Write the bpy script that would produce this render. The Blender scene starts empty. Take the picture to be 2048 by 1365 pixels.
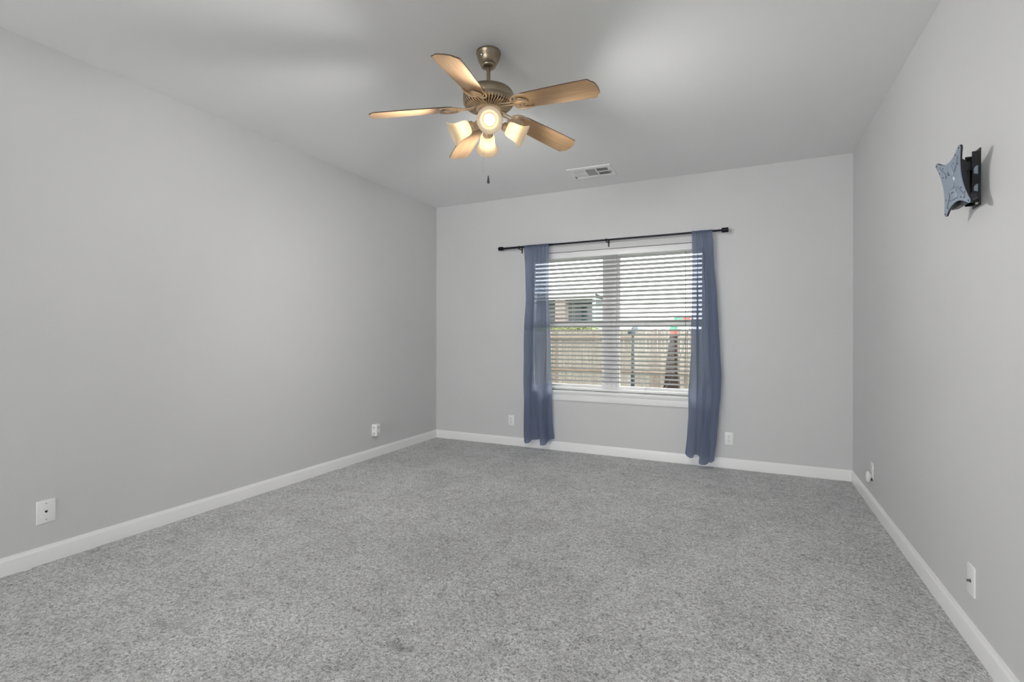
import bpy, bmesh, math, random
import numpy as np
from mathutils import Vector, Matrix, noise
random.seed(7)
SC = bpy.context.scene
COL = SC.collection
PI = math.pi

# ------------------------------------------------------------------ camera
XL, XR, YB, YF, H = -3.362, 0.795, 4.943, -4.6, 2.74
CAMZ = 1.1996
cam_d = bpy.data.cameras.new('camera')
cam = bpy.data.objects.new('camera', cam_d)
COL.objects.link(cam)
cam.location = (0, 0, CAMZ)
cam.rotation_euler = (Matrix.Rotation(0.4451, 4, 'Z') @ Matrix.Rotation(PI/2, 4, 'X') @ Matrix.Rotation(0.0016, 4, 'Z')).to_euler()
cam_d.sensor_width = 36.0
cam_d.lens = 986.985 / 2048 * 36.0
cam_d.shift_y = -8.6087 / 2048
cam_d.clip_start = 0.02
cam_d.clip_end = 200
SC.camera = cam

# ------------------------------------------------------------------ view, world, daylight
SC.view_settings.view_transform = 'Standard'
SC.view_settings.look = 'None'
SC.view_settings.gamma = 1.0
SC.view_settings.use_curve_mapping = False
SC.view_settings.exposure = 0.02
SC.cycles.use_denoising = True
SC.cycles.max_bounces = 12
SC.cycles.diffuse_bounces = 10
SC.cycles.transparent_max_bounces = 16
SC.cycles.sample_clamp_indirect = 6.0
SC.cycles.caustics_reflective = False
SC.cycles.caustics_refractive = False

SKY = 6.4
world = bpy.data.worlds.new('overcast_sky')
SC.world = world
world.use_nodes = True
bg = world.node_tree.nodes['Background']
bg.inputs['Color'].default_value = (1.0, 1.0, 0.985, 1)
bg.inputs['Strength'].default_value = SKY

def area_light(name, loc, rot, sx, sy, power, color=(1, 1, 1), portal=False):
    d = bpy.data.lights.new(name, 'AREA')
    d.shape = 'RECTANGLE'; d.size = sx; d.size_y = sy
    d.energy = power; d.color = color
    if portal: d.cycles.is_portal = True
    o = bpy.data.objects.new(name, d); COL.objects.link(o)
    o.location = loc; o.rotation_euler = rot
    return o
# high sun over the side of the house: it stays off the window and rakes the garden
sd = bpy.data.lights.new('sun', 'SUN'); sd.energy = 22.0; sd.angle = math.radians(1.0); sd.color = (1.0, 0.99, 0.98)
sun = bpy.data.objects.new('sun', sd); COL.objects.link(sun)
sun.rotation_euler = Vector((-0.56, -0.05, -0.82)).to_track_quat('-Z', 'Y').to_euler()
# added fill light behind the camera, and a sampling portal in the window
area_light('fill_light_behind_camera', (-2.0, YF-0.62, 1.25), (PI/2, 0, -0.30), 2.6, 2.3, 84.0, (0.94, 0.975, 1.0))
area_light('window_portal', (-1.255, YB+0.30, 1.37), (-PI/2, 0, 0), 1.8, 1.6, 1.0, portal=True)

# ------------------------------------------------------------------ mesh helpers
class MB:
    """collects geometry that becomes one mesh object"""
    def __init__(s): s.bm = bmesh.new()
    def _add(s, vs, fs, M=None):
        bv = [s.bm.verts.new((M @ Vector(v)) if M else v) for v in vs]
        out = []
        for f in fs:
            try: out.append(s.bm.faces.new([bv[i] for i in f]))
            except ValueError: pass
        return bv, out
    def box(s, x0, x1, y0, y1, z0, z1, M=None, bev=0.0, seg=2):
        vs = [(x, y, z) for z in (z0, z1) for y in (y0, y1) for x in (x0, x1)]
        fs = [(0,2,3,1), (4,5,7,6), (0,1,5,4), (2,6,7,3), (0,4,6,2), (1,3,7,5)]
        bv, bf = s._add(vs, fs, M)
        if bev:
            es = set(e for f in bf for e in f.edges)
            bmesh.ops.bevel(s.bm, geom=list(es), offset=bev, segments=seg, profile=0.5, affect='EDGES')
        return s
    def lathe(s, prof, n=32, M=None, cap0=True, cap1=True):
        """prof: list of (r, z), revolved about z"""
        vs, fs, rings = [], [], []
        for r, z in prof:
            if r < 1e-6:
                rings.append([len(vs)]); vs.append((0, 0, z))
            else:
                rings.append(list(range(len(vs), len(vs)+n)))
                vs += [(r*math.cos(2*PI*k/n), r*math.sin(2*PI*k/n), z) for k in range(n)]
        for a, b in zip(rings, rings[1:]):
            if len(a) == 1 and len(b) == 1: continue
            for k in range(n):
                k2 = (k+1) % n
                if len(a) == 1: fs.append((a[0], b[k], b[k2]))
                elif len(b) == 1: fs.append((a[k], b[0], a[k2]))
                else: fs.append((a[k], b[k], b[k2], a[k2]))
        if cap0 and len(rings[0]) > 1: fs.append(tuple(rings[0]))
        if cap1 and len(rings[-1]) > 1: fs.append(tuple(rings[-1]))
        s._add(vs, fs, M); return s
    def tube(s, pts, r, n=10, M=None, closed=False):
        """round tube along points; r number or list"""
        P = [Vector(p) for p in pts]
        m = len(P)
        R = r if isinstance(r, (list, tuple)) else [r]*m
        vs, fs = [], []
        up = Vector((0.123, 0.31, 0.94)).normalized()
        for i, p in enumerate(P):
            t = (P[min(i+1, m-1)] - P[max(i-1, 0)]).normalized()
            a = t.cross(up)
            if a.length < 1e-4: a = t.cross(Vector((1, 0, 0)))
            a.normalize(); b = t.cross(a).normalized()
            for k in range(n):
                w = 2*PI*k/n
                vs.append(tuple(p + a*(R[i]*math.cos(w)) + b*(R[i]*math.sin(w))))
        for i in range(m-1):
            for k in range(n):
                k2 = (k+1) % n
                fs.append((i*n+k, i*n+k2, (i+1)*n+k2, (i+1)*n+k))
        fs.append(tuple(range(n))); fs.append(tuple(range((m-1)*n, m*n)))
        s._add(vs, fs, M); return s
    def prism(s, poly, z0, z1, M=None, bev=0.0):
        """poly: list of (x, y), extruded along z"""
        n = len(poly)
        vs = [(x, y, z0) for x, y in poly] + [(x, y, z1) for x, y in poly]
        fs = [tuple(reversed(range(n))), tuple(range(n, 2*n))]
        fs += [(k, (k+1) % n, n+(k+1) % n, n+k) for k in range(n)]
        bv, bf = s._add(vs, fs, M)
        if bev:
            es = set(e for f in bf[:2] for e in f.edges)
            bmesh.ops.bevel(s.bm, geom=list(es), offset=bev, segments=2, profile=0.5, affect='EDGES')
        return s
    def ball(s, c, r, M=None, u=16, v=10, sc=(1, 1, 1)):
        pr = [(max(0, r*math.sin(PI*k/v)), -r*math.cos(PI*k/v)) for k in range(v+1)]
        pr[0] = (0, -r); pr[-1] = (0, r)
        T = Matrix.Translation(c) @ Matrix.Diagonal((*sc, 1))
        s.lathe(pr, u, (M @ T) if M else T); return s
    def grid(s, pts):
        """pts[i][j] -> quad sheet"""
        n, m = len(pts), len(pts[0])
        vs = [p for row in pts for p in row]
        fs = [(i*m+j, i*m+j+1, (i+1)*m+j+1, (i+1)*m+j) for i in range(n-1) for j in range(m-1)]
        s._add(vs, fs); return s
    def build(s, name, mat, parent=None, smooth=40, recalc=True, weld=False):
        if weld: bmesh.ops.remove_doubles(s.bm, verts=s.bm.verts, dist=1e-5)
        if recalc: bmesh.ops.recalc_face_normals(s.bm, faces=s.bm.faces)
        me = bpy.data.meshes.new(name)
        s.bm.to_mesh(me); s.bm.free()
        if smooth:
            me.polygons.foreach_set('use_smooth', [True]*len(me.polygons))
            me.set_sharp_from_angle(angle=math.radians(smooth))
        o = bpy.data.objects.new(name, me)
        COL.objects.link(o)
        if mat: me.materials.append(mat)
        if parent: o.parent = parent
        return o

def empty(name, loc=(0, 0, 0), rz=0.0):
    o = bpy.data.objects.new(name, None); COL.objects.link(o)
    o.empty_display_size = 0.1
    o.location = loc; o.rotation_euler = (0, 0, rz)
    return o
def tag(o, label, cat, group=None):
    o['label'] = label; o['category'] = cat
    if group: o['group'] = group
    return o
def struct(o):
    o['kind'] = 'structure'; return o

# ------------------------------------------------------------------ materials
def new_mat(name):
    m = bpy.data.materials.new(name); m.use_nodes = True
    nt = m.node_tree; b = nt.nodes['Principled BSDF']
    return m, nt, b
def mat(name, col, rough=0.5, metal=0.0, spec=0.5, bump=0.0, bscale=200.0, vary=0.0, vscale=5.0, coat=0.0):
    m, nt, b = new_mat(name)
    b.inputs['Base Color'].default_value = (*col, 1)
    b.inputs['Roughness'].default_value = rough
    b.inputs['Metallic'].default_value = metal
    b.inputs['Specular IOR Level'].default_value = spec
    b.inputs['Coat Weight'].default_value = coat
    tc = nt.nodes.new('ShaderNodeTexCoord')
    if bump:
        n = nt.nodes.new('ShaderNodeTexNoise'); n.inputs['Scale'].default_value = bscale
        n.inputs['Detail'].default_value = 3
        bp = nt.nodes.new('ShaderNodeBump'); bp.inputs['Strength'].default_value = bump
        bp.inputs['Distance'].default_value = 0.001
        nt.links.new(tc.outputs['Object'], n.inputs['Vector'])
        nt.links.new(n.outputs['Fac'], bp.inputs['Height']); nt.links.new(bp.outputs['Normal'], b.inputs['Normal'])
    if vary:
        n = nt.nodes.new('ShaderNodeTexNoise'); n.inputs['Scale'].default_value = vscale
        n.inputs['Detail'].default_value = 4
        r = nt.nodes.new('ShaderNodeValToRGB')
        r.color_ramp.elements[0].position = 0.3; r.color_ramp.elements[1].position = 0.7
        r.color_ramp.elements[0].color = (*[c*(1-vary) for c in col], 1)
        r.color_ramp.elements[1].color = (*[min(1, c*(1+vary)) for c in col], 1)
        nt.links.new(tc.outputs['Object'], n.inputs['Vector'])
        nt.links.new(n.outputs['Fac'], r.inputs['Fac']); nt.links.new(r.outputs['Color'], b.inputs['Base Color'])
    return m

M_WALL = mat('grey_wall_paint', (0.63, 0.63, 0.63), 0.55, spec=0.3, bump=0.25, bscale=260, vary=0.015, vscale=1.5)
M_CEIL = mat('ceiling_paint', (0.80, 0.80, 0.80), 0.6, spec=0.3, bump=0.2, bscale=220, vary=0.012, vscale=1.0)
M_TRIM = mat('white_trim_paint', (0.86, 0.86, 0.855), 0.3, spec=0.4)
M_PLATE = mat('white_plastic', (0.84, 0.84, 0.835), 0.35, spec=0.4)
M_VINYL = mat('white_vinyl', (0.84, 0.84, 0.84), 0.35, spec=0.4)
M_BLACKROD = mat('black_metal', (0.012, 0.014, 0.02), 0.4, 0.6)
M_BLACK = mat('black_plastic', (0.008, 0.008, 0.010), 0.4)
M_DARK = mat('dark_recess', (0.02, 0.02, 0.02), 0.8, spec=0.1)
M_SLOT = mat('receptacle_slot', (0.06, 0.06, 0.06), 0.7)
M_STEEL = mat('steel', (0.6, 0.6, 0.6), 0.3, 1.0)

def carpet_mat():
    m, nt, b = new_mat('grey_carpet')
    tc = nt.nodes.new('ShaderNodeTexCoord')
    L = nt.links.new
    def nz(scale, det, rough=0.6, dist=0.0, src=None):
        n = nt.nodes.new('ShaderNodeTexNoise')
        n.inputs['Scale'].default_value = scale; n.inputs['Detail'].default_value = det
        n.inputs['Roughness'].default_value = rough; n.inputs['Distortion'].default_value = dist
        L(src or tc.outputs['Object'], n.inputs['Vector']); return n
    tuft = nz(78, 3.5, 0.68, 1.2)
    fine = nz(230, 2.5, 0.6, 0.3)
    patch = nz(2.4, 4.0, 0.6, 0.6)
    mid = nz(13, 3.0, 0.6, 0.5)
    def ramp(src, p0, c0, p1, c1):
        r = nt.nodes.new('ShaderNodeValToRGB')
        r.color_ramp.elements[0].position = p0; r.color_ramp.elements[0].color = (c0, c0, c0, 1)
        r.color_ramp.elements[1].position = p1; r.color_ramp.elements[1].color = (c1, c1, c1, 1)
        L(src, r.inputs['Fac']); return r.outputs['Color']
    def mul(a, bb):
        x = nt.nodes.new('ShaderNodeMix'); x.data_type = 'RGBA'; x.blend_type = 'MULTIPLY'
        x.inputs['Factor'].default_value = 1.0
        L(a, x.inputs[6]); L(bb, x.inputs[7]); return x.outputs[2]
    c = ramp(tuft.outputs['Fac'], 0.34, 0.29, 0.60, 0.93)
    c = mul(c, ramp(fine.outputs['Fac'], 0.3, 0.74, 0.60, 1.0))
    c = mul(c, ramp(patch.outputs['Fac'], 0.38, 0.87, 0.60, 1.0))
    c = mul(c, ramp(mid.outputs['Fac'], 0.34, 0.84, 0.52, 1.0))
    L(c, b.inputs['Base Color'])
    b.inputs['Roughness'].default_value = 0.95
    b.inputs['Specular IOR Level'].default_value = 0.1
    b.inputs['Sheen Weight'].default_value = 0.15
    add = nt.nodes.new('ShaderNodeMath'); add.operation = 'ADD'
    L(tuft.outputs['Fac'], add.inputs[0])
    sc = nt.nodes.new('ShaderNodeMath'); sc.operation = 'MULTIPLY'; sc.inputs[1].default_value = 0.4
    L(fine.outputs['Fac'], sc.inputs[0]); L(sc.outputs[0], add.inputs[1])
    bp = nt.nodes.new('ShaderNodeBump'); bp.inputs['Strength'].default_value = 0.9
    bp.inputs['Distance'].default_value = 0.009
    L(add.outputs[0], bp.inputs['Height']); L(bp.outputs['Normal'], b.inputs['Normal'])
    return m
M_CARPET = carpet_mat()

def glass_mat():
    m, nt, b = new_mat('window_glass')
    nt.nodes.remove(b)
    out = nt.nodes['Material Output']
    t = nt.nodes.new('ShaderNodeBsdfTransparent'); t.inputs['Color'].default_value = (0.98, 0.98, 0.98, 1)
    g = nt.nodes.new('ShaderNodeBsdfGlossy'); g.inputs['Roughness'].default_value = 0.02
    f = nt.nodes.new('ShaderNodeFresnel'); f.inputs['IOR'].default_value = 1.25
    x = nt.nodes.new('ShaderNodeMixShader')
    nt.links.new(f.outputs[0], x.inputs[0]); nt.links.new(t.outputs[0], x.inputs[1]); nt.links.new(g.outputs[0], x.inputs[2])
    nt.links.new(x.outputs[0], out.inputs['Surface'])
    return m
M_GLASS = glass_mat()

def thin_mat(name, col, tcol, transl, transp, rough=0.9, weave=0.0):
    """cloth, slat or frosted glass that passes some light"""
    m, nt, b = new_mat(name)
    out = nt.nodes['Material Output']; L = nt.links.new
    b.inputs['Base Color'].default_value = (*col, 1); b.inputs['Roughness'].default_value = rough
    b.inputs['Specular IOR Level'].default_value = 0.2
    tr = nt.nodes.new('ShaderNodeBsdfTranslucent'); tr.inputs['Color'].default_value = (*tcol, 1)
    x = nt.nodes.new('ShaderNodeMixShader'); x.inputs[0].default_value = transl
    L(b.outputs[0], x.inputs[1]); L(tr.outputs[0], x.inputs[2])
    last = x
    if transp:
        tp = nt.nodes.new('ShaderNodeBsdfTransparent'); tp.inputs['Color'].default_value = (0.85, 0.90, 1.0, 1)
        y = nt.nodes.new('ShaderNodeMixShader'); y.inputs[0].default_value = transp
        L(x.outputs[0], y.inputs[1]); L(tp.outputs[0], y.inputs[2]); last = y
    if weave:
        tc = nt.nodes.new('ShaderNodeTexCoord')
        n = nt.nodes.new('ShaderNodeTexNoise'); n.inputs['Scale'].default_value = 900
        mp = nt.nodes.new('ShaderNodeMapping'); mp.inputs['Scale'].default_value = (1, 1, 0.15)
        L(tc.outputs['Object'], mp.inputs[0]); L(mp.outputs[0], n.inputs['Vector'])
        bp = nt.nodes.new('ShaderNodeBump'); bp.inputs['Strength'].default_value = weave; bp.inputs['Distance'].default_value = 0.0008
        L(n.outputs['Fac'], bp.inputs['Height']); L(bp.outputs['Normal'], b.inputs['Normal'])
    L(last.outputs[0], out.inputs['Surface'])
    return m
M_CURTAIN = thin_mat('blue_grey_curtain_cloth', (0.125, 0.148, 0.225), (0.49, 0.545, 0.68), 0.60, 0.12, weave=0.3)
M_SLAT = thin_mat('white_blind_slat', (0.54, 0.54, 0.54), (0.6, 0.6, 0.6), 0.03, 0.0, rough=0.4)
M_SHADE = thin_mat('frosted_alabaster_glass', (0.36, 0.32, 0.26), (0.90, 0.80, 0.65), 0.62, 0.06, rough=0.25)

def emit_mat(name, col, s):
    m, nt, b = new_mat(name)
    b.inputs['Base Color'].default_value = (0.9, 0.9, 0.85, 1)
    b.inputs['Emission Color'].default_value = (*col, 1); b.inputs['Emission Strength'].default_value = s
    return m
M_BULB = emit_mat('lit_bulb', (1.0, 0.86, 0.66), 11.0)

def bronze_mat(name, col, rough):
    m, nt, b = new_mat(name)
    L = nt.links.new
    tc = nt.nodes.new('ShaderNodeTexCoord')
    n = nt.nodes.new('ShaderNodeTexNoise'); n.inputs['Scale'].default_value = 30; n.inputs['Detail'].default_value = 3
    mp = nt.nodes.new('ShaderNodeMapping'); mp.inputs['Scale'].default_value = (1, 1, 12)
    L(tc.outputs['Object'], mp.inputs[0]); L(mp.outputs[0], n.inputs['Vector'])
    r = nt.nodes.new('ShaderNodeValToRGB')
    r.color_ramp.elements[0].position = .3; r.color_ramp.elements[1].position = .7
    r.color_ramp.elements[0].color = (*[c*0.8 for c in col], 1); r.color_ramp.elements[1].color = (*[c*1.15 for c in col], 1)
    L(n.outputs['Fac'], r.inputs['Fac']); L(r.outputs['Color'], b.inputs['Base Color'])
    b.inputs['Metallic'].default_value = 1.0; b.inputs['Roughness'].default_value = rough
    return m
M_BRONZE = bronze_mat('antique_bronze', (0.34, 0.275, 0.20), 0.36)
M_BRASS = bronze_mat('brushed_antique_brass', (0.62, 0.49, 0.35), 0.36)
M_BRASS.node_tree.nodes['Principled BSDF'].inputs['Metallic'].default_value = 0.65

def wood_mat(name, c0, c1, axis_scale=(1.2, 14, 14), rough=0.35, coat=0.3):
    m, nt, b = new_mat(name); L = nt.links.new
    tc = nt.nodes.new('ShaderNodeTexCoord')
    mp = nt.nodes.new('ShaderNodeMapping'); mp.inputs['Scale'].default_value = axis_scale
    n = nt.nodes.new('ShaderNodeTexNoise'); n.inputs['Scale'].default_value = 4; n.inputs['Detail'].default_value = 6
    n.inputs['Distortion'].default_value = 0.5
    L(tc.outputs['Object'], mp.inputs[0]); L(mp.outputs[0], n.inputs['Vector'])
    r = nt.nodes.new('ShaderNodeValToRGB')
    r.color_ramp.elements[0].position = .3; r.color_ramp.elements[1].position = .7
    r.color_ramp.elements[0].color = (*c0, 1); r.color_ramp.elements[1].color = (*c1, 1)
    L(n.outputs['Fac'], r.inputs['Fac']); L(r.outputs['Color'], b.inputs['Base Color'])
    b.inputs['Roughness'].default_value = rough; b.inputs['Coat Weight'].default_value = coat
    b.inputs['Coat Roughness'].default_value = 0.25
    return m
M_BLADE = wood_mat('light_maple_veneer', (0.36, 0.212, 0.102), (0.47, 0.30, 0.158))
M_BLADE_EDGE = mat('dark_blade_edge', (0.10, 0.06, 0.035), 0.45)
M_TVPLATE = mat('blue_grey_powder_coat', (0.30, 0.36, 0.44), 0.32, 0.35, bump=0.1, bscale=600)

# ------------------------------------------------------------------ room shell
OX0, OX1, OZ0, OZ1 = -2.19, -0.345, 0.632, 2.097     # window opening
T = 0.17
w = MB()
w.box(XL-0.15, OX0, YB, YB+T, -0.1, H+0.1); w.box(OX1, XR+0.15, YB, YB+T, -0.1, H+0.1)
w.box(OX0, OX1, YB, YB+T, -0.1, OZ0); w.box(OX0, OX1, YB, YB+T, OZ1, H+0.1)
struct(w.build('wall_back', M_WALL, smooth=0))
struct(MB().box(XL-0.15, XL, YF-0.15, YB, -0.1, H+0.1).build('wall_left', M_WALL, smooth=0))
struct(MB().box(XR, XR+0.15, YF-0.15, YB, -0.1, H+0.1).build('wall_right', M_WALL, smooth=0))
w = MB()
DX0, DX1, DZ1 = -3.2, -0.5, 2.4  # made-up opening that lets the added rear light in
w.box(XL, DX0, YF-0.15, YF, -0.1, H+0.1); w.box(DX1, XR, YF-0.15, YF, -0.1, H+0.1)
w.box(DX0, DX1, YF-0.15, YF, DZ1, H+0.1)
struct(w.build('wall_front', M_WALL, smooth=0))
struct(MB().box(XL, XR, YF, YB, H, H+0.1).build('ceiling', M_CEIL, smooth=0))

# carpet: a finely divided sheet with the real dips, scuffs and the stretched ridge in it
def carpet():
    st = 0.0125; YF = 0.2
    nx = int(round((XR-XL)/st)); ny = int(round((YB-YF)/st))
    xs = np.linspace(XL, XR, nx+1); ys = np.linspace(YF, YB, ny+1)
    X, Y = np.meshgrid(xs, ys)
    Z = np.zeros_like(X)
    for i in range(ny+1):
        for j in range(nx+1):
            v = noise.noise((X[i, j]*6, Y[i, j]*6, 0)) * 0.0022 + noise.noise((X[i, j]*17, Y[i, j]*17, 3)) * 0.0016
            Z[i, j] = v
    for (dx, dy, r, d) in DENTS:
        q = ((X-dx)**2*0.45 + (Y-dy)**2) / r**2
        Z -= d*1.2*np.exp(-q*q)
    # ridge near the right wall
    (ax, ay), (bx, by) = RIDGE
    L = math.hypot(bx-ax, by-ay); ux, uy = (bx-ax)/L, (by-ay)/L
    s = (X-ax)*ux + (Y-ay)*uy; p = -(X-ax)*uy + (Y-ay)*ux
    fade = np.clip(s/0.05, 0, 1)*np.clip((L-s)/0.3, 0, 1)
    Z += fade*(0.006*np.exp(-((p+0.016)/0.014)**2) - 0.020*np.exp(-((p-0.008)/0.016)**2))
    edge = np.minimum.reduce([X-XL, XR-X, YB-Y])
    Z -= 0.006*np.exp(-(edge/0.02)**2)*1.0
    verts = np.stack([X.ravel(), Y.ravel(), Z.ravel()-0.001], 1)
    idx = np.arange((nx+1)*(ny+1)).reshape(ny+1, nx+1)
    faces = np.stack([idx[:-1, :-1].ravel(), idx[:-1, 1:].ravel(), idx[1:, 1:].ravel(), idx[1:, :-1].ravel()], 1)
    me = bpy.data.meshes.new('floor')
    me.from_pydata(verts.tolist(), [], faces.tolist())
    me.polygons.foreach_set('use_smooth', [True]*len(me.polygons))
    me.materials.append(M_CARPET)
    o = bpy.data.objects.new('floor', me); COL.objects.link(o)
    return struct(o)
DENTS = [(-2.274, 2.465, 0.024, 0.024), (-1.235, 3.387, 0.026, 0.024), (-3.299, 1.503, 0.022, 0.022), (0.640, 3.739, 0.024, 0.022), (-1.214, 1.556, 0.035, 0.026), (-1.610, 2.460, 0.022, 0.020), (-2.895, 2.434, 0.022, 0.020), (-3.320, 1.221, 0.020, 0.020), (-2.184, 1.271, 0.050, 0.012), (-1.832, 1.993, 0.022, 0.016), (-0.850, 1.724, 0.030, 0.014), (-3.324, 3.390, 0.025, 0.020), (-0.042, 2.112, 0.030, 0.010)]
RIDGE = ((0.240, 3.142), (0.738, 3.138))
carpet()
struct(MB().box(XL-0.15, XR+0.15, YF-0.15, YB, -0.2, -0.07).build('trim_1', mat('plywood_subfloor', (0.3, 0.22, 0.14), 0.8), smooth=0))

# baseboards with a moulded top edge
BP = [(0, -0.012), (0.0125, -0.012), (0.0125, 0.066), (0.0115, 0.070), (0.0085, 0.074), (0.0065, 0.080), (0.005, 0.0865), (0, 0.0875)]
def baseboard(name, p0, p1, nrm):
    p0, p1, nrm = Vector(p0), Vector(p1), Vector(nrm)
    n = len(BP); vs, fs = [], []
    for p in (p0, p1):
        for d, z in BP: vs.append(tuple(p + nrm*d + Vector((0, 0, z))))
    fs = [(k, (k+1) % n, n+(k+1) % n, n+k) for k in range(n)] + [tuple(range(n)), tuple(range(n, 2*n))]
    m = MB(); m._add(vs, fs)
    return struct(m.build(name, M_TRIM, smooth=25))
baseboard('baseboard_back', (XL, YB, 0), (XR, YB, 0), (0, -1, 0))
baseboard('baseboard_left', (XL, YF, 0), (XL, YB, 0), (1, 0, 0))
baseboard('baseboard_right', (XR, YF, 0), (XR, YB, 0), (-1, 0, 0))
struct(MB().box(XL, XR, YF, 0.2, -0.03, -0.002).build('floor_rear', M_CARPET, smooth=0))

# ------------------------------------------------------------------ window
win = struct(empty('window_1', ((OX0+OX1)/2, YB+0.12, OZ0)))
wx, wy, wz = win.location
def rel(m, name, material, smooth=40, parent=win):
    """geometry written in room coordinates, hung on the window"""
    o = m.build(name, material, parent, smooth)
    o.matrix_parent_inverse = Matrix.Translation(-Vector(parent.location))
    return o
FY0, FY1 = YB+0.085, YB+0.165
fr = MB()
fr.box(OX0, OX0+0.02, FY0, FY1, OZ0, OZ1); fr.box(OX1-0.02, OX1, FY0, FY1, OZ0, OZ1)
fr.box(OX0+0.02, OX1-0.02, FY0, FY1, OZ1-0.035, OZ1); fr.box(OX0+0.02, OX1-0.02, FY0, FY1, OZ0, OZ0+0.03)
rel(fr, 'window_frame', M_VINYL)
MC = -1.277
mu = MB()
mu.box(MC-0.062, MC+0.062, FY0-0.004, FY1, OZ0+0.03, OZ1-0.035, bev=0.003)
mu.box(MC-0.012, MC+0.012, FY0-0.012, FY0-0.004, OZ0+0.03, OZ1-0.035, bev=0.002)
rel(mu, 'mullion', M_VINYL)
ZM = 1.342
for (a, b) in ((OX0+0.02, MC-0.062), (MC+0.062, OX1-0.02)):
    for (z0, z1, yo) in ((OZ0+0.03, ZM, 0.018), (ZM, OZ1-0.035, 0.045)):
        s = MB(); st = 0.030; y0, y1 = FY0+yo, FY0+yo+0.025
        s.box(a, a+st, y0, y1, z0, z1); s.box(b-st, b, y0, y1, z0, z1)
        s.box(a+st, b-st, y0, y1, z0, z0+st); s.box(a+st, b-st, y0, y1, z1-st, z1)
        so = rel(s, 'sash', M_VINYL)
        g = MB(); g.box(a+st, b-st, y0+0.010, y0+0.014, z0+st, z1-st)
        go = g.build('pane', M_GLASS, so, 0)
    s = MB(); s.box(a, b, FY0+0.012, FY0+0.07, ZM-0.006, ZM+0.012); s.box((a+b)/2-0.03, (a+b)/2+0.03, FY0+0.0, FY0+0.03, ZM+0.012, ZM+0.022, bev=0.003)
    rel(s, 'sash_lock', M_VINYL)
st = MB()
st.box(OX0, OX1, YB-0.034, YB, OZ0-0.024, OZ0, bev=0.006)
st.box(OX0, OX1, YB, FY0, OZ0-0.012, OZ0+0.002)
rel(st, 'window_stool', M_TRIM)
ap = MB(); prof = [(0, 0), (0.014, 0.0), (0.016, 0.006), (0.016, 0.060), (0.024, 0.070), (0.024, 0.078), (0, 0.078)]
vs = [(x, YB-d, OZ0-0.104+z+0.002) for x in (OX0, OX1) for d, z in prof]; n = len(prof)
ap._add(vs, [(k, (k+1) % n, n+(k+1) % n, n+k) for k in range(n)] + [tuple(range(n)), tuple(range(n, 2*n))])
rel(ap, 'window_apron', M_TRIM, 25)

# made-up rear glass doors (unseen, added as an opening for the fill light)
dr = struct(empty('added_door_1', ((DX0+DX1)/2, YF-0.1, 0)))
d = MB()
for x in (DX0, (DX0+DX1)/2-0.04, DX1-0.08): d.box(x, x+0.08, YF-0.12, YF-0.06, 0, DZ1)
d.box(DX0+.08, DX1-.08, YF-0.12, YF-0.06, DZ1-0.08, DZ1); d.box(DX0+.08, DX1-.08, YF-0.12, YF-0.06, 0, 0.1)
rel(d, 'added_door_frame', M_VINYL, parent=dr)
rel(MB().box(DX0+.08, DX1-.08, YF-0.092, YF-0.088, 0.1, DZ1-0.08), 'pane', M_GLASS, 0, parent=dr)

# ------------------------------------------------------------------ blind
BY = YB+0.045
bl = tag(empty('window_blind', ((OX0+OX1)/2, BY, OZ1)), 'white horizontal slat blind lowered in the window behind the curtains', 'blind')
relb = lambda m, name, material, smooth=40: rel(m, name, material, smooth, bl)
hr = MB()
hr.box(OX0+0.006, OX1-0.006, YB+0.012, YB+0.026, OZ1-0.066, OZ1-0.004, bev=0.003)
hr.box(OX0+0.01, OX1-0.01, YB+0.027, YB+0.075, OZ1-0.05, OZ1-0.004)
relb(hr, 'valance', M_VINYL)
tilt = math.radians(21); NS = 30; z_top = OZ1-0.088; pitch = 0.0438
sl = MB()
for k in range(NS):
    zc = z_top - k*pitch
    jit = random.uniform(-0.02, 0.02)
    rows = []
    nseg = 7
    for side in (1, -1):
        rr = []
        for q in range(nseg):
            t = -1 + 2*q/(nseg-1)
            yy = t*0.025; crown = 0.0022*(1-t*t)
            a = -(tilt+jit)
            y2 = yy*math.cos(a) - (crown+side*0.0013)*math.sin(a)
            z2 = yy*math.sin(a) + (crown+side*0.0013)*math.cos(a)
            rr.append((y2, z2))
        rows.append(rr)
    loop = rows[0] + rows[1][::-1]
    n = len(loop); sag = random.uniform(-0.0008, 0.0008)
    vs = [(x, BY+y, zc+z+(sag if i else 0)) for i, x in enumerate((OX0+0.008, OX1-0.008)) for y, z in loop]
    sl._add(vs, [(q, (q+1) % n, n+(q+1) % n, n+q) for q in range(n)] + [tuple(range(n)), tuple(range(n, 2*n))])
relb(sl, 'slats', M_SLAT, 40)
zb = z_top - NS*pitch + 0.01
relb(MB().box(OX0+0.008, OX1-0.008, BY-0.026, BY+0.026, OZ0+0.012, OZ0+0.034, bev=0.004), 'bottom_rail', M_VINYL)
M_CORD = mat('white_cord', (0.6, 0.6, 0.58), 0.8)
for x in (-2.05, -1.66, -0.91, -0.50):
    c = MB()
    for dx in (-0.004, 0.004):
        c.tube([(x+dx, BY-0.0275, OZ1-0.05), (x+dx, BY-0.0275, OZ0+0.03)], 0.0007, 6)
        c.tube([(x+dx, BY+0.0275, OZ1-0.05), (x+dx, BY+0.0275, OZ0+0.03)], 0.0007, 6)
    relb(c, 'ladder_cord', M_CORD)
M_WAND = mat('grey_wand', (0.10, 0.10, 0.10), 0.4)
relb(MB().tube([(-0.533, YB+0.006, OZ1-0.075), (-0.533, YB+0.006, 1.32), (-0.536, YB+0.006, 0.76)], 0.0022, 8), 'tilt_wand', M_WAND)

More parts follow.
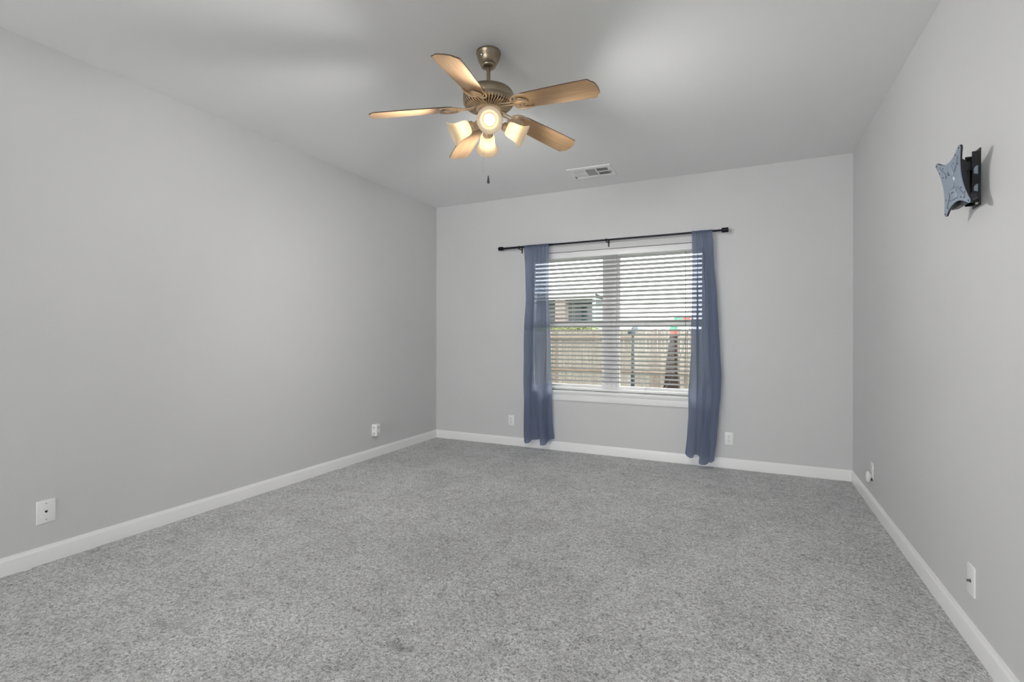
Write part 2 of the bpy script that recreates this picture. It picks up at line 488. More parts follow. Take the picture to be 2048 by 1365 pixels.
# ------------------------------------------------------------------ curtain rod
RY = 4.853; RZ = 2.168
rod = tag(empty('curtain_rod', (-1.27, YB, RZ)), 'black telescoping curtain rod on wall brackets above the window', 'curtain rod')
relr = lambda m, name, material=M_BLACKROD, smooth=40: rel(m, name, material, smooth, rod)
def xcyl(m, x0, x1, r, y=RY, z=RZ, n=20, bev=0.003):
    MM = Matrix.Translation((x0, y, z)) @ Matrix.Rotation(PI/2, 4, 'Y')
    L = x1-x0
    m.lathe([(0, 0), (r-bev, 0), (r, bev), (r, L-bev), (r-bev, L), (0, L)], n, MM); return m
z_l, z_r = 2.170, 2.166
relr(xcyl(MB(), -2.42, -1.84, 0.0115), 'outer_tube')
relr(xcyl(MB(), -1.84, -0.21, 0.0095), 'inner_tube')
f = xcyl(MB(), -2.482, -2.424, 0.021, bev=0.006); xcyl(f, -2.424, -2.414, 0.014); relr(f, 'finial')
f = xcyl(MB(), -0.213, -0.155, 0.022, bev=0.004); relr(f, 'finial')
for x in (-2.235, -1.271):
    b = MB()
    b.box(x-0.0075, x+0.0075, YB-0.004, YB, RZ-0.055, RZ+0.012, bev=0.001)
    b.box(x-0.005, x+0.005, RY, YB-0.004, RZ-0.020, RZ-0.013)
    bo = relr(b, 'bracket')
    c = MB(); xcyl(c, x-0.012, x+0.006, 0.0145)
    cl = c.build('clamp', M_BLACKROD, bo)
    s = MB(); s.lathe([(0, 0), (0.003, 0), (0.002, 0.0015), (0, 0.0015)], 10, Matrix.Translation((x, YB-0.004, RZ-0.044)) @ Matrix.Rotation(PI/2, 4, 'X'))
    s.build('screw', M_STEEL, bo)

# ------------------------------------------------------------------ curtains
def cr(p, t):
    """Catmull-Rom through equally spaced values"""
    n = len(p)-1; u = min(max(t, 0), 1)*n; i = min(int(u), n-1); f = u-i
    a, b, c, d = p[max(i-1, 0)], p[i], p[i+1], p[min(i+2, n)]
    k = 0.26; m0, m1 = k*(c-a), k*(d-b)      # low tangents keep the creases crisp
    return b*(2*f**3-3*f*f+1) + m0*(f**3-2*f*f+f) + c*(3*f*f-2*f**3) + m1*(f**3-f*f)
def interp(tab, z):
    """tab rows (z descending, values...) -> values, smooth in between"""
    if z >= tab[0][0]: return tab[0][1:]
    for r0, r1 in zip(tab, tab[1:]):
        if z >= r1[0]:
            t = (r0[0]-z)/(r0[0]-r1[0]); t = t*t*(3-2*t)*0.5 + t*0.5
            return [a+(b-a)*t for a, b in zip(r0[1:], r1[1:])]
    return tab[-1][1:]
def curtain(name, label, edges, xfold, dfold, hem, seed):
    """edges: (z, x_left, x_right); xfold: (z, column positions 0..1); dfold: (z, column depths towards the room)"""
    root = tag(empty(name, ((edges[0][1]+edges[0][2])/2, RY, RZ)), label, 'curtain', 'blue-grey curtains at the window')
    NU, NV = 190, 120
    ztop = 2.176
    pts = []
    for i in range(NV+1):
        v = i/NV
        row = []
        for j in range(NU+1):
            u = j/NU
            zb = cr(hem, u)
            z = ztop + (zb-ztop)*v
            xl, xr = interp(edges, z)
            px = interp(xfold, z); pd = interp(dfold, z)
            x = xl + (xr-xl)*cr(px, u)
            dep = cr(pd, u)*(1.0 + 0.65*min(1.0, (ztop-z)/0.3)) if z < ztop else cr(pd, u)
            amp = min(1.0, (ztop-z)/0.4)
            wob = noise.noise((u*9+seed, z*3.0, seed))*0.006*amp + noise.noise((u*22, z*7.0, seed+5))*0.0018*amp
            y = RY - dep - wob
            # the pocket wraps the front of the rod at the top
            if z > RZ-0.03:
                k = (z-(RZ-0.03))/0.03
                y = y*(1-min(1, k)) + (RY-0.0135-abs(dep)*0.15)*min(1, k)
            x += noise.noise((u*5, z*2.2, seed+9))*0.004*amp
            row.append((x, y, z))
        pts.append(row)
    # the back of the rod pocket
    m = MB(); m.grid(pts)
    o = rel(m, 'cloth', M_CURTAIN, 180, root)
    # rod pocket: ruffled sleeve around the rod, hem line under it
    pk = []
    for i in range(13):
        a = -0.35*PI + i/12*1.7*PI
        row = []
        for j in range(NU+1):
            u = j/NU
            z0 = 2.15
            xl, xr = interp(edges, z0)
            x = xl + (xr-xl)*cr(interp(xfold, z0), u)
            r = 0.0150 + 0.0022*noise.noise((u*30, 0, seed)) + 0.0012*math.sin(u*60)
            row.append((x, RY - r*math.cos(a), RZ + r*math.sin(a)))
        pk.append(row)
    rel(MB().grid(pk), 'rod_pocket', M_CURTAIN, 180, root)
    return root

# left panel
EL = [(2.19, -2.168, -1.885), (1.966, -2.167, -1.879), (1.593, -2.155, -1.882), (1.327, -2.172, -1.867), (1.061, -2.18, -1.855),
      (0.742, -2.195, -1.855), (0.529, -2.191, -1.857), (0.316, -2.197, -1.854), (0.07, -2.199, -1.837)]
XFL = [(2.19, 0.00, 0.06, 0.14, 0.22, 0.29, 0.35, 0.39, 0.44, 0.50, 0.57, 0.63, 0.69, 0.76, 0.82, 0.88, 0.94, 1.0),
       (1.95, 0.00, 0.06, 0.17, 0.29, 0.36, 0.35, 0.37, 0.42, 0.48, 0.55, 0.60, 0.66, 0.74, 0.81, 0.86, 0.93, 1.0),
       (1.60, 0.00, 0.05, 0.17, 0.30, 0.37, 0.35, 0.33, 0.41, 0.48, 0.56, 0.57, 0.63, 0.72, 0.80, 0.82, 0.90, 1.0),
       (1.10, 0.00, 0.05, 0.18, 0.31, 0.37, 0.34, 0.31, 0.38, 0.47, 0.52, 0.50, 0.58, 0.70, 0.80, 0.79, 0.88, 1.0),
       (0.62, 0.00, 0.06, 0.16, 0.27, 0.35, 0.35, 0.32, 0.39, 0.48, 0.54, 0.56, 0.60, 0.70, 0.80, 0.84, 0.89, 1.0),
       (0.07, 0.00, 0.06, 0.14, 0.22, 0.32, 0.35, 0.33, 0.40, 0.48, 0.52, 0.60, 0.63, 0.70, 0.78, 0.86, 0.88, 1.0)]
DFL = [(2.19, 0.016, 0.018, 0.020, 0.019, 0.017, 0.030, 0.018, 0.032, 0.018, 0.034, 0.020, 0.036, 0.018, 0.030, 0.018, 0.022, 0.016),
       (1.95, -0.010, 0.012, 0.034, 0.036, 0.026, 0.000, -0.012, 0.006, 0.024, 0.040, 0.022, 0.044, 0.030, 0.006, -0.010, 0.000, 0.010),
       (1.60, -0.016, 0.014, 0.042, 0.046, 0.032, 0.004, -0.016, -0.012, 0.014, 0.038, 0.040, 0.050, 0.032, 0.002, -0.016, -0.006, 0.010),
       (1.10, -0.020, 0.015, 0.045, 0.050, 0.035, 0.010, -0.015, -0.022, 0.005, 0.030, 0.045, 0.050, 0.030, 0.000, -0.020, -0.010, 0.010),
       (0.62, -0.026, 0.005, 0.042, 0.054, 0.046, 0.022, -0.008, -0.020, -0.010, -0.005, 0.000, 0.024, 0.050, 0.040, 0.010, -0.006, -0.010),
       (0.07, -0.035, -0.020, 0.030, 0.055, 0.060, 0.035, 0.000, -0.010, -0.015, -0.030, -0.035, 0.000, 0.060, 0.065, 0.055, 0.000, -0.035)]
HL = [0.112, 0.105, 0.085, 0.074, 0.078, 0.086, 0.095, 0.098, 0.100, 0.106, 0.108, 0.095, 0.076, 0.072, 0.078, 0.110, 0.122]
curtain('curtain', 'narrow blue-grey curtain gathered at the left side of the window, ending above the baseboard', EL, XFL, DFL, HL, 1.3)
# right panel, longer and swinging back towards the left at the hem
ER = [(2.19, -0.468, -0.293), (2.048, -0.466, -0.280), (1.818, -0.465, -0.274), (1.68, -0.469, -0.260), (1.542, -0.469, -0.250),
      (1.312, -0.475, -0.237), (1.083, -0.475, -0.224), (0.853, -0.486, -0.211), (0.669, -0.496, -0.217), (0.485, -0.496, -0.232),
      (0.3, -0.507, -0.248), (0.05, -0.528, -0.276)]
XFR = [(2.19, 0.00, 0.07, 0.14, 0.21, 0.27, 0.32, 0.37, 0.42, 0.48, 0.54, 0.60, 0.66, 0.71, 0.77, 0.84, 0.92, 1.0),
       (1.95, 0.00, 0.06, 0.13, 0.22, 0.30, 0.30, 0.31, 0.38, 0.46, 0.54, 0.61, 0.66, 0.67, 0.73, 0.82, 0.92, 1.0),
       (1.60, 0.00, 0.05, 0.12, 0.22, 0.30, 0.27, 0.25, 0.35, 0.46, 0.55, 0.62, 0.66, 0.63, 0.71, 0.81, 0.92, 1.0),
       (1.10, 0.00, 0.05, 0.12, 0.22, 0.29, 0.25, 0.23, 0.33, 0.45, 0.55, 0.62, 0.65, 0.62, 0.70, 0.80, 0.92, 1.0),
       (0.62, 0.00, 0.06, 0.14, 0.24, 0.30, 0.28, 0.30, 0.38, 0.47, 0.55, 0.59, 0.64, 0.70, 0.74, 0.82, 0.92, 1.0),
       (0.05, 0.00, 0.08, 0.18, 0.27, 0.32, 0.30, 0.36, 0.44, 0.50, 0.54, 0.52, 0.60, 0.72, 0.80, 0.84, 0.92, 1.0)]
DFR = [(2.19, 0.018, 0.016, 0.032, 0.018, 0.034, 0.020, 0.018, 0.032, 0.018, 0.036, 0.018, 0.032, 0.016, 0.030, 0.020, 0.018, 0.016),
       (1.95, -0.010, -0.004, 0.008, 0.016, 0.034, 0.046, 0.044, 0.030, 0.044, 0.024, 0.042, 0.020, -0.006, 0.006, 0.036, 0.026, 0.000),
       (1.60, -0.016, -0.008, 0.002, 0.012, 0.032, 0.048, 0.050, 0.042, 0.050, 0.036, 0.042, 0.020, -0.010, 0.000, 0.036, 0.030, -0.006),
       (1.10, -0.020, -0.010, 0.000, 0.010, 0.030, 0.045, 0.050, 0.050, 0.046, 0.045, 0.040, 0.020, -0.012, 0.000, 0.035, 0.030, -0.010),
       (0.62, -0.012, 0.008, 0.014, 0.012, 0.012, 0.016, 0.026, 0.036, 0.040, 0.056, 0.066, 0.050, 0.012, -0.006, 0.030, 0.028, -0.008),
       (0.05, 0.000, 0.030, 0.040, 0.035, 0.015, -0.010, -0.030, -0.030, -0.010, 0.030, 0.060, 0.075, 0.070, 0.050, 0.020, 0.030, 0.000)]
HR = [0.112, 0.100, 0.090, 0.088, 0.092, 0.100, 0.104, 0.100, 0.090, 0.070, 0.058, 0.050, 0.050, 0.054, 0.060, 0.062, 0.070]
curtain('curtain', 'longer blue-grey curtain bunched at the right side of the window, hem slanting over the baseboard', ER, XFR, DFR, HR, 7.7)

# ------------------------------------------------------------------ ceiling fan
FX, FYc = -1.268, 2.3565
fan = tag(empty('ceiling_fan', (FX, FYc, H)), 'five-blade maple ceiling fan with bronze motor and four lit glass lamps', 'ceiling fan')
def fz(z): return z-H
can = MB()
can.lathe([(0.0, 0.0), (0.0655, 0.0), (0.0665, -0.004), (0.0665, -0.012), (0.0635, -0.016), (0.062, -0.020), (0.060, -0.034), (0.054, -0.052), (0.046, -0.064),
           (0.041, -0.068), (0.042, -0.071), (0.039, -0.080), (0.030, -0.086), (0.016, -0.088), (0.0, -0.088)], 40)
cano = can.build('canopy', M_BRONZE, fan)
for a in (20, 140, 260):
    s = MB()
    MM = Matrix.Rotation(math.radians(a), 4, 'Z') @ Matrix.Translation((0.0605, 0, -0.040)) @ Matrix.Rotation(PI/2+0.3, 4, 'Y')
    s.lathe([(0, 0), (0.006, 0), (0.0055, 0.003), (0.003, 0.0045), (0, 0.005)], 12, MM)
    s.build('canopy_screw', M_STEEL, cano)
MB().lathe([(0, fz(2.66)), (0.0105, fz(2.66)), (0.0105, fz(2.535)), (0.0, fz(2.535))], 20).build('downrod', M_BRONZE, fan)
mot = MB()
mot.lathe([(0.0, fz(2.560)), (0.020, fz(2.560)), (0.026, fz(2.553)), (0.028, fz(2.540)), (0.060, fz(2.537)), (0.110, fz(2.530)), (0.128, fz(2.523)), (0.1355, fz(2.512)),
           (0.1365, fz(2.500)), (0.1365, fz(2.482)), (0.1345, fz(2.478)), (0.1345, fz(2.474)), (0.136, fz(2.470)), (0.134, fz(2.460)),
           (0.127, fz(2.4515)), (0.118, fz(2.4475)), (0.0, fz(2.4475))], 64)
moto = mot.build('motor_housing', M_BRONZE, fan)
# radial fins of the vent ring under the motor
vt = MB()
for k in range(48):
    MM = Matrix.Rotation(2*PI*k/48, 4, 'Z')
    vt.prism([(0.060, fz(2.435)), (0.116, fz(2.441)), (0.127, fz(2.449)), (0.1365, fz(2.462)), (0.128, fz(2.462)), (0.112, fz(2.4485)), (0.060, fz(2.4485))], -0.0030, 0.0030,
             MM @ Matrix(((1, 0, 0, 0), (0, 0, -1, 0), (0, 1, 0, 0), (0, 0, 0, 1))))
vt.lathe([(0.058, fz(2.4480)), (0.064, fz(2.4480)), (0.064, fz(2.4395)), (0.058, fz(2.4395))], 48, cap0=False, cap1=False)
vt.build('vent_fins', M_BRASS, moto)
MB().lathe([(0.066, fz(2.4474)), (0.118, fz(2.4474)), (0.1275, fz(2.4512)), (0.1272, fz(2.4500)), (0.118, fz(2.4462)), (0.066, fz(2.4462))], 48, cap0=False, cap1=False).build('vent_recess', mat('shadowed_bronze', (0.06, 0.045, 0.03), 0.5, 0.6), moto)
MB().lathe([(0, fz(2.446)), (0.062, fz(2.446)), (0.066, fz(2.440)), (0.066, fz(2.430)), (0.060, fz(2.425)), (0.052, fz(2.421)), (0, fz(2.421))], 40).build('flywheel', M_BRASS, fan)
sw = MB()
sw.lathe([(0, fz(2.421)), (0.047, fz(2.421)), (0.050, fz(2.416)), (0.050, fz(2.378)), (0.046, fz(2.368)), (0.052, fz(2.362)), (0.052, fz(2.354)), (0.044, fz(2.344)),
          (0.030, fz(2.332)), (0.018, fz(2.324)), (0.010, fz(2.320)), (0.012, fz(2.312)), (0.008, fz(2.304)), (0, fz(2.302))], 40)
sw.build('switch_housing', M_BRASS, fan)

# blade outline with its clipped ogee tip, x outward from the root
def blade_poly():
    half = [(0.0, 0.040), (0.012, 0.050), (0.05, 0.0555), (0.15, 0.060), (0.28, 0.0645), (0.4155, 0.0675), (0.4185, 0.0662), (0.4225, 0.0600), (0.4265, 0.0520),
            (0.4330, 0.0450), (0.4410, 0.0395), (0.4440, 0.0350), (0.4455, 0.0250), (0.4475, 0.0120), (0.4480, 0.0)]
    return [(x, y) for x, y in half] + [(x, -y) for x, y in half[-2::-1]]
PH = math.radians(-7.28); DROOP = math.atan2(2.4258-2.3787, 0.4314)
BW = 0.0055
def blade_mesh():
    m = MB(); m.prism(blade_poly(), -BW/2, BW/2, bev=0.0012)
    return m
def bez(p, n=14):
    out = []
    for i in range(n+1):
        t = i/n; u = 1-t
        out.append(tuple(u**3*a + 3*u*u*t*b + 3*u*t*t*c + t**3*d for a, b, c, d in zip(*p)))
    return out
def bracket_mesh():
    """blade iron in blade coordinates (x outward from the blade root, z down is -): stem, lyre arms, screw plate"""
    m = MB(); z = -BW/2-0.004
    # s-curved stem back to the flywheel
    for sy in (-0.011, 0.011):
        m.tube(bez(((-0.145, sy*0.9, 0.018), (-0.11, sy*1.6, -0.012), (-0.07, sy*0.4, -0.004), (-0.022, sy*1.2, z)), 14), [0.0062-0.0018*(i/14) for i in range(15)], 8)
    m.box(-0.152, -0.118, -0.016, 0.016, 0.010, 0.020, bev=0.003)
    # pointed centre plate
    poly = [(-0.030, 0.010), (-0.012, 0.022), (0.010, 0.030), (0.030, 0.020), (0.046, 0.010), (0.060, 0.0), (0.046, -0.010), (0.030, -0.020), (0.010, -0.030), (-0.012, -0.022), (-0.030, -0.010)]
    m.prism(poly, z-0.0015, z+0.003, bev=0.0008)
    # the two crescent arms with scrolled ends
    for sg in (1, -1):
        a = bez(((-0.022, 0.006*sg, z), (-0.050, 0.045*sg, z), (0.010, 0.066*sg, z), (0.074, 0.053*sg, z)), 18)
        m.tube(a, [0.0052 if i < 12 else 0.0052-0.0038*((i-12)/6) for i in range(19)], 8)
        b = bez(((-0.010, 0.018*sg, z), (-0.004, 0.040*sg, z), (0.022, 0.050*sg, z), (0.074, 0.053*sg, z)), 14)
        m.tube(b, [0.0042-0.0025*(i/14) for i in range(15)], 8)
        c = bez(((0.008, 0.024*sg, z), (0.030, 0.040*sg, z), (0.036, 0.018*sg, z), (0.058, 0.004*sg, z)), 12)
        m.tube(c, 0.0032, 8)
        m.ball((-0.034, 0.024*sg, z+0.001), 0.0075, sc=(1, 1, 0.6))
        m.ball((0.020, 0.018*sg, z-0.002), 0.005, sc=(1, 1, 0.5))
    m.ball((0.048, 0, z-0.002), 0.0045, sc=(1, 1, 0.5))
    return m
b0 = blade_mesh().build('blade', M_BLADE, fan, 30)
b0.data.materials.append(M_BLADE_EDGE)
for p in b0.data.polygons:
    if abs(p.normal.z) < 0.85 or p.normal.z > 0.85: p.material_index = 1
k0 = bracket_mesh().build('blade_bracket', M_BRASS, b0, 50)
for k in range(5):
    b = b0 if k == 0 else b0.copy()
    if k:
        COL.objects.link(b); b.parent = fan
        c = k0.copy(); COL.objects.link(c); c.parent = b
    a = PH + k*2*PI/5
    R = Matrix.Rotation(a, 4, 'Z')
    b.matrix_local = R @ Matrix.Translation((0.190, 0, fz(2.427))) @ Matrix.Rotation(DROOP, 4, 'Y') @ Matrix.Rotation(math.radians(-12), 4, 'X')

# lamps: arm + socket cup, bell glass, bulb
cam_dir = math.atan2(-FYc, -FX)
def socket_mesh():
    m = MB()
    m.tube(bez(((0.040, 0, fz(2.360)), (0.060, 0, fz(2.372)), (0.070, 0, fz(2.360)), (0.082, 0, fz(2.345))), 12), 0.0062, 10)
    MM = Matrix.Translation((0.078, 0, fz(2.345))) @ Matrix.Rotation(PI/2+math.radians(26), 4, 'Y')
    m.lathe([(0, -0.002), (0.012, -0.002), (0.020, 0.002), (0.024, 0.008), (0.0255, 0.016), (0.0255, 0.020), (0.0275, 0.022), (0.0275, 0.028), (0.0, 0.028)], 28, MM)
    for q in range(3):
        a = 2*PI*q/3+0.5
        m.ball((0.028*math.cos(a), 0.028*math.sin(a), 0.025), 0.0042, MM)
    return m
def shade_mesh():
    prof_o = [(0.0265, 0.024), (0.030, 0.026), (0.0355, 0.032), (0.0395, 0.042), (0.0415, 0.056), (0.0425, 0.072), (0.0445, 0.088), (0.0490, 0.104), (0.0560, 0.118), (0.0640, 0.128), (0.0660, 0.130)]
    prof_i = [(r-0.003, z+0.0015) for r, z in prof_o]
    m = MB(); m.lathe(prof_o + prof_i[::-1], 40, cap0=False, cap1=False)
    return m
def bulb_mesh():
    m = MB(); m.lathe([(0, 0.028), (0.013, 0.028), (0.013, 0.042), (0.019, 0.054), (0.026, 0.068), (0.0285, 0.080), (0.0265, 0.092), (0.020, 0.102), (0.010, 0.108), (0, 0.109)], 24)
    return m
so0 = socket_mesh().build('lamp_socket', M_BRASS, fan)
MM0 = Matrix.Translation((0.078, 0, fz(2.345))) @ Matrix.Rotation(PI/2+math.radians(26), 4, 'Y')
sh0 = shade_mesh().build('lamp_shade', M_SHADE, so0, 60); bu0 = bulb_mesh().build('bulb', M_BULB, so0, 60)
sh0.matrix_local = MM0; bu0.matrix_local = MM0
for k in range(4):
    if k == 0: s_, h_, b_ = so0, sh0, bu0
    else:
        s_ = so0.copy(); h_ = sh0.copy(); b_ = bu0.copy()
        for o in (s_, h_, b_): COL.objects.link(o)
        s_.parent = fan; h_.parent = s_; b_.parent = s_
    s_.rotation_euler = (0, 0, cam_dir + math.radians(2) + k*PI/2)
    ld = bpy.data.lights.new('fan_lamp_light', 'SPOT'); ld.energy = 52.0; ld.color = (1.0, 0.985, 0.965)
    ld.spot_size = math.radians(165); ld.spot_blend = 1.0; ld.shadow_soft_size = 0.065
    lo = bpy.data.objects.new('fan_lamp_light', ld); COL.objects.link(lo); lo.parent = s_
    lo.matrix_local = MM0 @ Matrix.Translation((0, 0, 0.128)) @ Matrix.Rotation(PI, 4, 'X')
# pull chains
def chain(x, y, z0, z1, name, drop):
    m = MB()
    n = int((z0-z1)/0.006)
    m.tube([(x, y, fz(z0)), (x, y, fz(z1))], 0.0009, 6)
    for q in range(n): m.ball((x, y, fz(z0-0.006*q)), 0.0014, u=6, v=4)
    o = m.build(name, M_STEEL, fan)
    if drop:
        d = MB(); d.lathe([(0, fz(z1)), (0.0025, fz(z1)), (0.0035, fz(z1-0.008)), (0.0065, fz(z1-0.026)), (0.0078, fz(z1-0.034)), (0.006, fz(z1-0.041)), (0, fz(z1-0.043))], 16)
        d.build('chain_pull', mat('dark_pull', (0.08, 0.075, 0.07), 0.4, 0.5), o)
cd = Vector((math.cos(cam_dir), math.sin(cam_dir))); cp = Vector((-cd.y, cd.x))
chain(cd.x*0.035-cp.x*0.026, cd.y*0.035-cp.y*0.026, 2.35, 2.072, 'pull_chain', True)
chain(cd.x*0.030-cp.x*0.004, cd.y*0.030-cp.y*0.004, 2.335, 2.235, 'pull_chain', False)

# ------------------------------------------------------------------ ceiling register
ve = tag(empty('ceiling_vent', (-1.312, 4.478, H), math.radians(2)), 'white three-way metal air register on the ceiling near the back wall', 'vent')
f = MB(); X2, Y2 = 0.202, 0.158
f.box(-X2, X2, -Y2, -0.095, -0.009, 0, bev=0.003); f.box(-X2, X2, 0.095, Y2, -0.009, 0, bev=0.003)
f.box(-X2, -0.150, -0.095, 0.095, -0.009, 0); f.box(0.160, X2, -0.095, 0.095, -0.009, 0)
f.box(-0.055, -0.045, -0.095, 0.095, -0.009, 0); f.box(0.047, 0.057, -0.095, 0.095, -0.009, 0)
f.box(0.057, 0.160, -0.006, 0.006, -0.009, 0)
f.box(-0.150, -0.055, -0.006, 0.006, -0.009, 0)
f.build('frame', M_PLATE, ve)
MB().box(-X2+0.01, X2-0.01, -Y2+0.01, Y2-0.01, -0.0012, -0.0004).build('duct_recess', M_DARK, ve, 0)
lv = MB()
for k in range(9):
    x = 0.0655+k*0.0108
    for y0, y1 in ((-0.093, -0.006), (0.006, 0.093)):
        lv.box(-0.0036, 0.0036, y0, y1, -0.0006, 0.0006, Matrix.Translation((x, 0, -0.006)) @ Matrix.Rotation(math.radians(40), 4, 'Y'))
lv.build('louvers', M_PLATE, ve, 0)
lv = MB()
for k in range(9):
    x = -0.145+k*0.0108
    for y0, y1 in ((-0.093, -0.006), (0.006, 0.093)):
        lv.box(-0.0062, 0.0062, y0, y1, -0.0006, 0.0006, Matrix.Translation((x, 0, -0.006)) @ Matrix.Rotation(math.radians(-25), 4, 'Y'))
lv.build('louvers', M_PLATE, ve, 0)
lv = MB()
for k in range(15):
    y = -0.090+k*0.0128
    lv.box(-0.045, 0.047, -0.0064, 0.0064, -0.0006, 0.0006, Matrix.Translation((0, y, -0.006)) @ Matrix.Rotation(math.radians(13), 4, 'X'))
lv.build('louvers', mat('grey_louver_paint', (0.60, 0.60, 0.60), 0.5), ve, 0)
MB().box(0.168, 0.178, -0.01, 0.05, -0.012, -0.009, bev=0.0015).build('damper_lever', mat('light_grey_metal', (0.30, 0.30, 0.30), 0.5, 0.2), ve)
MB().box(-0.176, -0.166, 0.045, 0.105, -0.013, -0.009, bev=0.0015).build('damper_lever', mat('grey_metal', (0.1, 0.1, 0.1), 0.5, 0.6), ve)

# ------------------------------------------------------------------ wall plates
def wall_frame(loc, facing):
    """matrix: local x right along the wall, y up, z out of the wall"""
    if facing == '+x': R = Matrix(((0, 0, 1, 0), (1, 0, 0, 0), (0, 1, 0, 0), (0, 0, 0, 1)))
    elif facing == '-x': R = Matrix(((0, 0, -1, 0), (-1, 0, 0, 0), (0, 1, 0, 0), (0, 0, 0, 1)))
    else: R = Matrix(((1, 0, 0, 0), (0, 0, -1, 0), (0, 1, 0, 0), (0, 0, 0, 1)))
    return Matrix.Translation(loc) @ R
def plate_root(name, loc, facing, label, cat, group=None):
    o = empty(name); o.matrix_world = wall_frame(loc, facing); return tag(o, label, cat, group)
def plate(root, w=0.070, h=0.115, t=0.0055):
    m = MB(); m.box(-w/2, w/2, -h/2, h/2, 0, t, bev=0.0022, seg=3); return m.build('cover_plate', M_PLATE, root)
def screw(parent, x, y, z):
    m = MB(); m.lathe([(0, z), (0.0034, z), (0.0026, z+0.0012), (0, z+0.0014)], 12, Matrix.Translation((x, y, 0)))
    m.build('screw', mat('plate_screw', (0.45, 0.45, 0.45), 0.4, 0.3) if 'plate_screw' not in bpy.data.materials else bpy.data.materials['plate_screw'], parent)
def receptacle(parent, y, z):
    m = MB(); poly = []
    for k in range(24):
        a = 2*PI*k/24; poly.append((max(-0.0165, min(0.0165, 0.0185*math.cos(a))), y+max(-0.0135, min(0.0135, 0.0155*math.sin(a)))))
    m.prism(poly, z-0.002, z+0.0016, bev=0.0005)
    r = m.build('receptacle', M_PLATE, parent)
    s = MB(); zz = z+0.0014
    s.box(-0.0078, -0.0050, y-0.001, y+0.0078, zz, zz+0.0006); s.box(0.0050, 0.0074, y+0.0, y+0.0068, zz, zz+0.0006)
    s.lathe([(0, zz), (0.0028, zz), (0.0028, zz+0.0006), (0, zz+0.0006)], 12, Matrix.Translation((0, y-0.0075, 0)))
    s.build('slots', M_SLOT, r, 0)
def duplex(loc, facing, label, group=None):
    r = plate_root('wall_outlet', loc, facing, label, 'outlet', group)
    p = plate(r)
    receptacle(r, 0.0195, 0.0055); receptacle(r, -0.0195, 0.0055); screw(p, 0, 0, 0.0055)
    return r
duplex((-2.363, YB, 0.272), '-y', 'white wall outlet on the back wall left of the left curtain', 'outlets on the back wall')
duplex((-0.151, YB, 0.269), '-y', 'white wall outlet on the back wall right of the right curtain', 'outlets on the back wall')
# phone plate, left wall
r = plate_root('phone_jack_plate', (XL, 1.300, 0.268), '+x', 'white phone jack plate on the left wall nearest the camera', 'wall plate')
p = plate(r, 0.080, 0.122, 0.006)
MB().prism([(-0.0062, 0.005), (0.0062, 0.005), (0.0062, 0.001), (0.0022, -0.0065), (-0.0022, -0.0065), (-0.0062, 0.001)], 0.0052, 0.0068).build('phone_socket', M_BLACK, r, 0)
screw(p, 0, 0.042, 0.006); screw(p, 0, -0.042, 0.006)
# plug-in multi outlet tap, left wall
r = plate_root('outlet_adapter', (XL, 3.858, 0.269), '+x', 'boxy white multi-outlet adapter plugged in low on the left wall', 'outlet adapter')
m = MB(); m.prism([(-0.036, 0.0), (-0.036, 0.006), (-0.030, 0.046), (-0.024, 0.052), (0.024, 0.052), (0.034, 0.030), (0.036, 0.006), (0.036, 0.0)], -0.058, 0.058,
                  Matrix(((1, 0, 0, 0), (0, 0, 1, 0), (0, 1, 0, 0), (0, 0, 0, 1))), bev=0.004)
bd = m.build('housing', M_PLATE, r)
for yy in (0.030, -0.030):
    s = MB()
    for xo in (-0.008, 0.008): s.box(xo-0.002, xo+0.002, yy-0.006, yy+0.006, 0.0515, 0.0527)
    s.box(-0.003, 0.003, yy-0.016, yy-0.010, 0.0515, 0.0527)
    s.build('slots', M_SLOT, r, 0)
    s = MB()
    # near side face
    MM = Matrix.Translation((-0.0335, yy, 0.024)) @ Matrix.Rotation(-PI/2+0.15, 4, 'Y')
    for xo in (-0.008, 0.008): s.box(xo-0.002, xo+0.002, -0.006, 0.006, -0.0005, 0.0012, MM)
    s.box(-0.003, 0.003, -0.016, -0.010, -0.0005, 0.0012, MM)
    s.build('slots', M_SLOT, r, 0)
# right wall: outlet with a round plug-in, and a coax plate
r = duplex((XR, 4.217, 0.264), '-x', 'white wall outlet on the right wall near the back corner, behind the round plug-in')
pl = plate_root('plug_in_freshener', (XR-0.0075, 4.225, 0.240), '-x', 'round white plug-in device in the outlet on the right wall', 'plug-in')
m = MB(); m.lathe([(0, 0.004), (0.016, 0.004), (0.024, 0.010), (0.030, 0.020), (0.032, 0.030), (0.031, 0.040), (0.026, 0.050), (0.017, 0.057), (0.008, 0.060), (0, 0.0605)], 28, Matrix.Translation((-0.004, -0.026, 0)) @ Matrix.Diagonal((0.85, 1.25, 0.52, 1)))
m.build('body', M_PLATE, pl)
MB().box(-0.014, 0.014, -0.030, -0.006, 0.0, 0.005, bev=0.001).build('plug', M_PLATE, pl)
MB().tube([(0.026, -0.028, 0.001), (0.026, -0.045, 0.0015)], 0.0045, 10).build('prong_cover', M_BLACK, pl)
r = plate_root('coax_plate', (XR, 2.514, 0.251), '-x', 'white cable plate with a small threaded stub low on the right wall', 'wall plate')
plate(r, 0.072, 0.117, 0.0065)
MB().lathe([(0, 0.005), (0.0075, 0.005), (0.0075, 0.008), (0.0048, 0.0085), (0.0048, 0.018), (0.0018, 0.018), (0.0018, 0.017), (0, 0.017)], 6, Matrix.Translation((0, -0.003, 0))).build('coax_stub', mat('dull_nickel', (0.22, 0.21, 0.19), 0.4, 0.9), r)

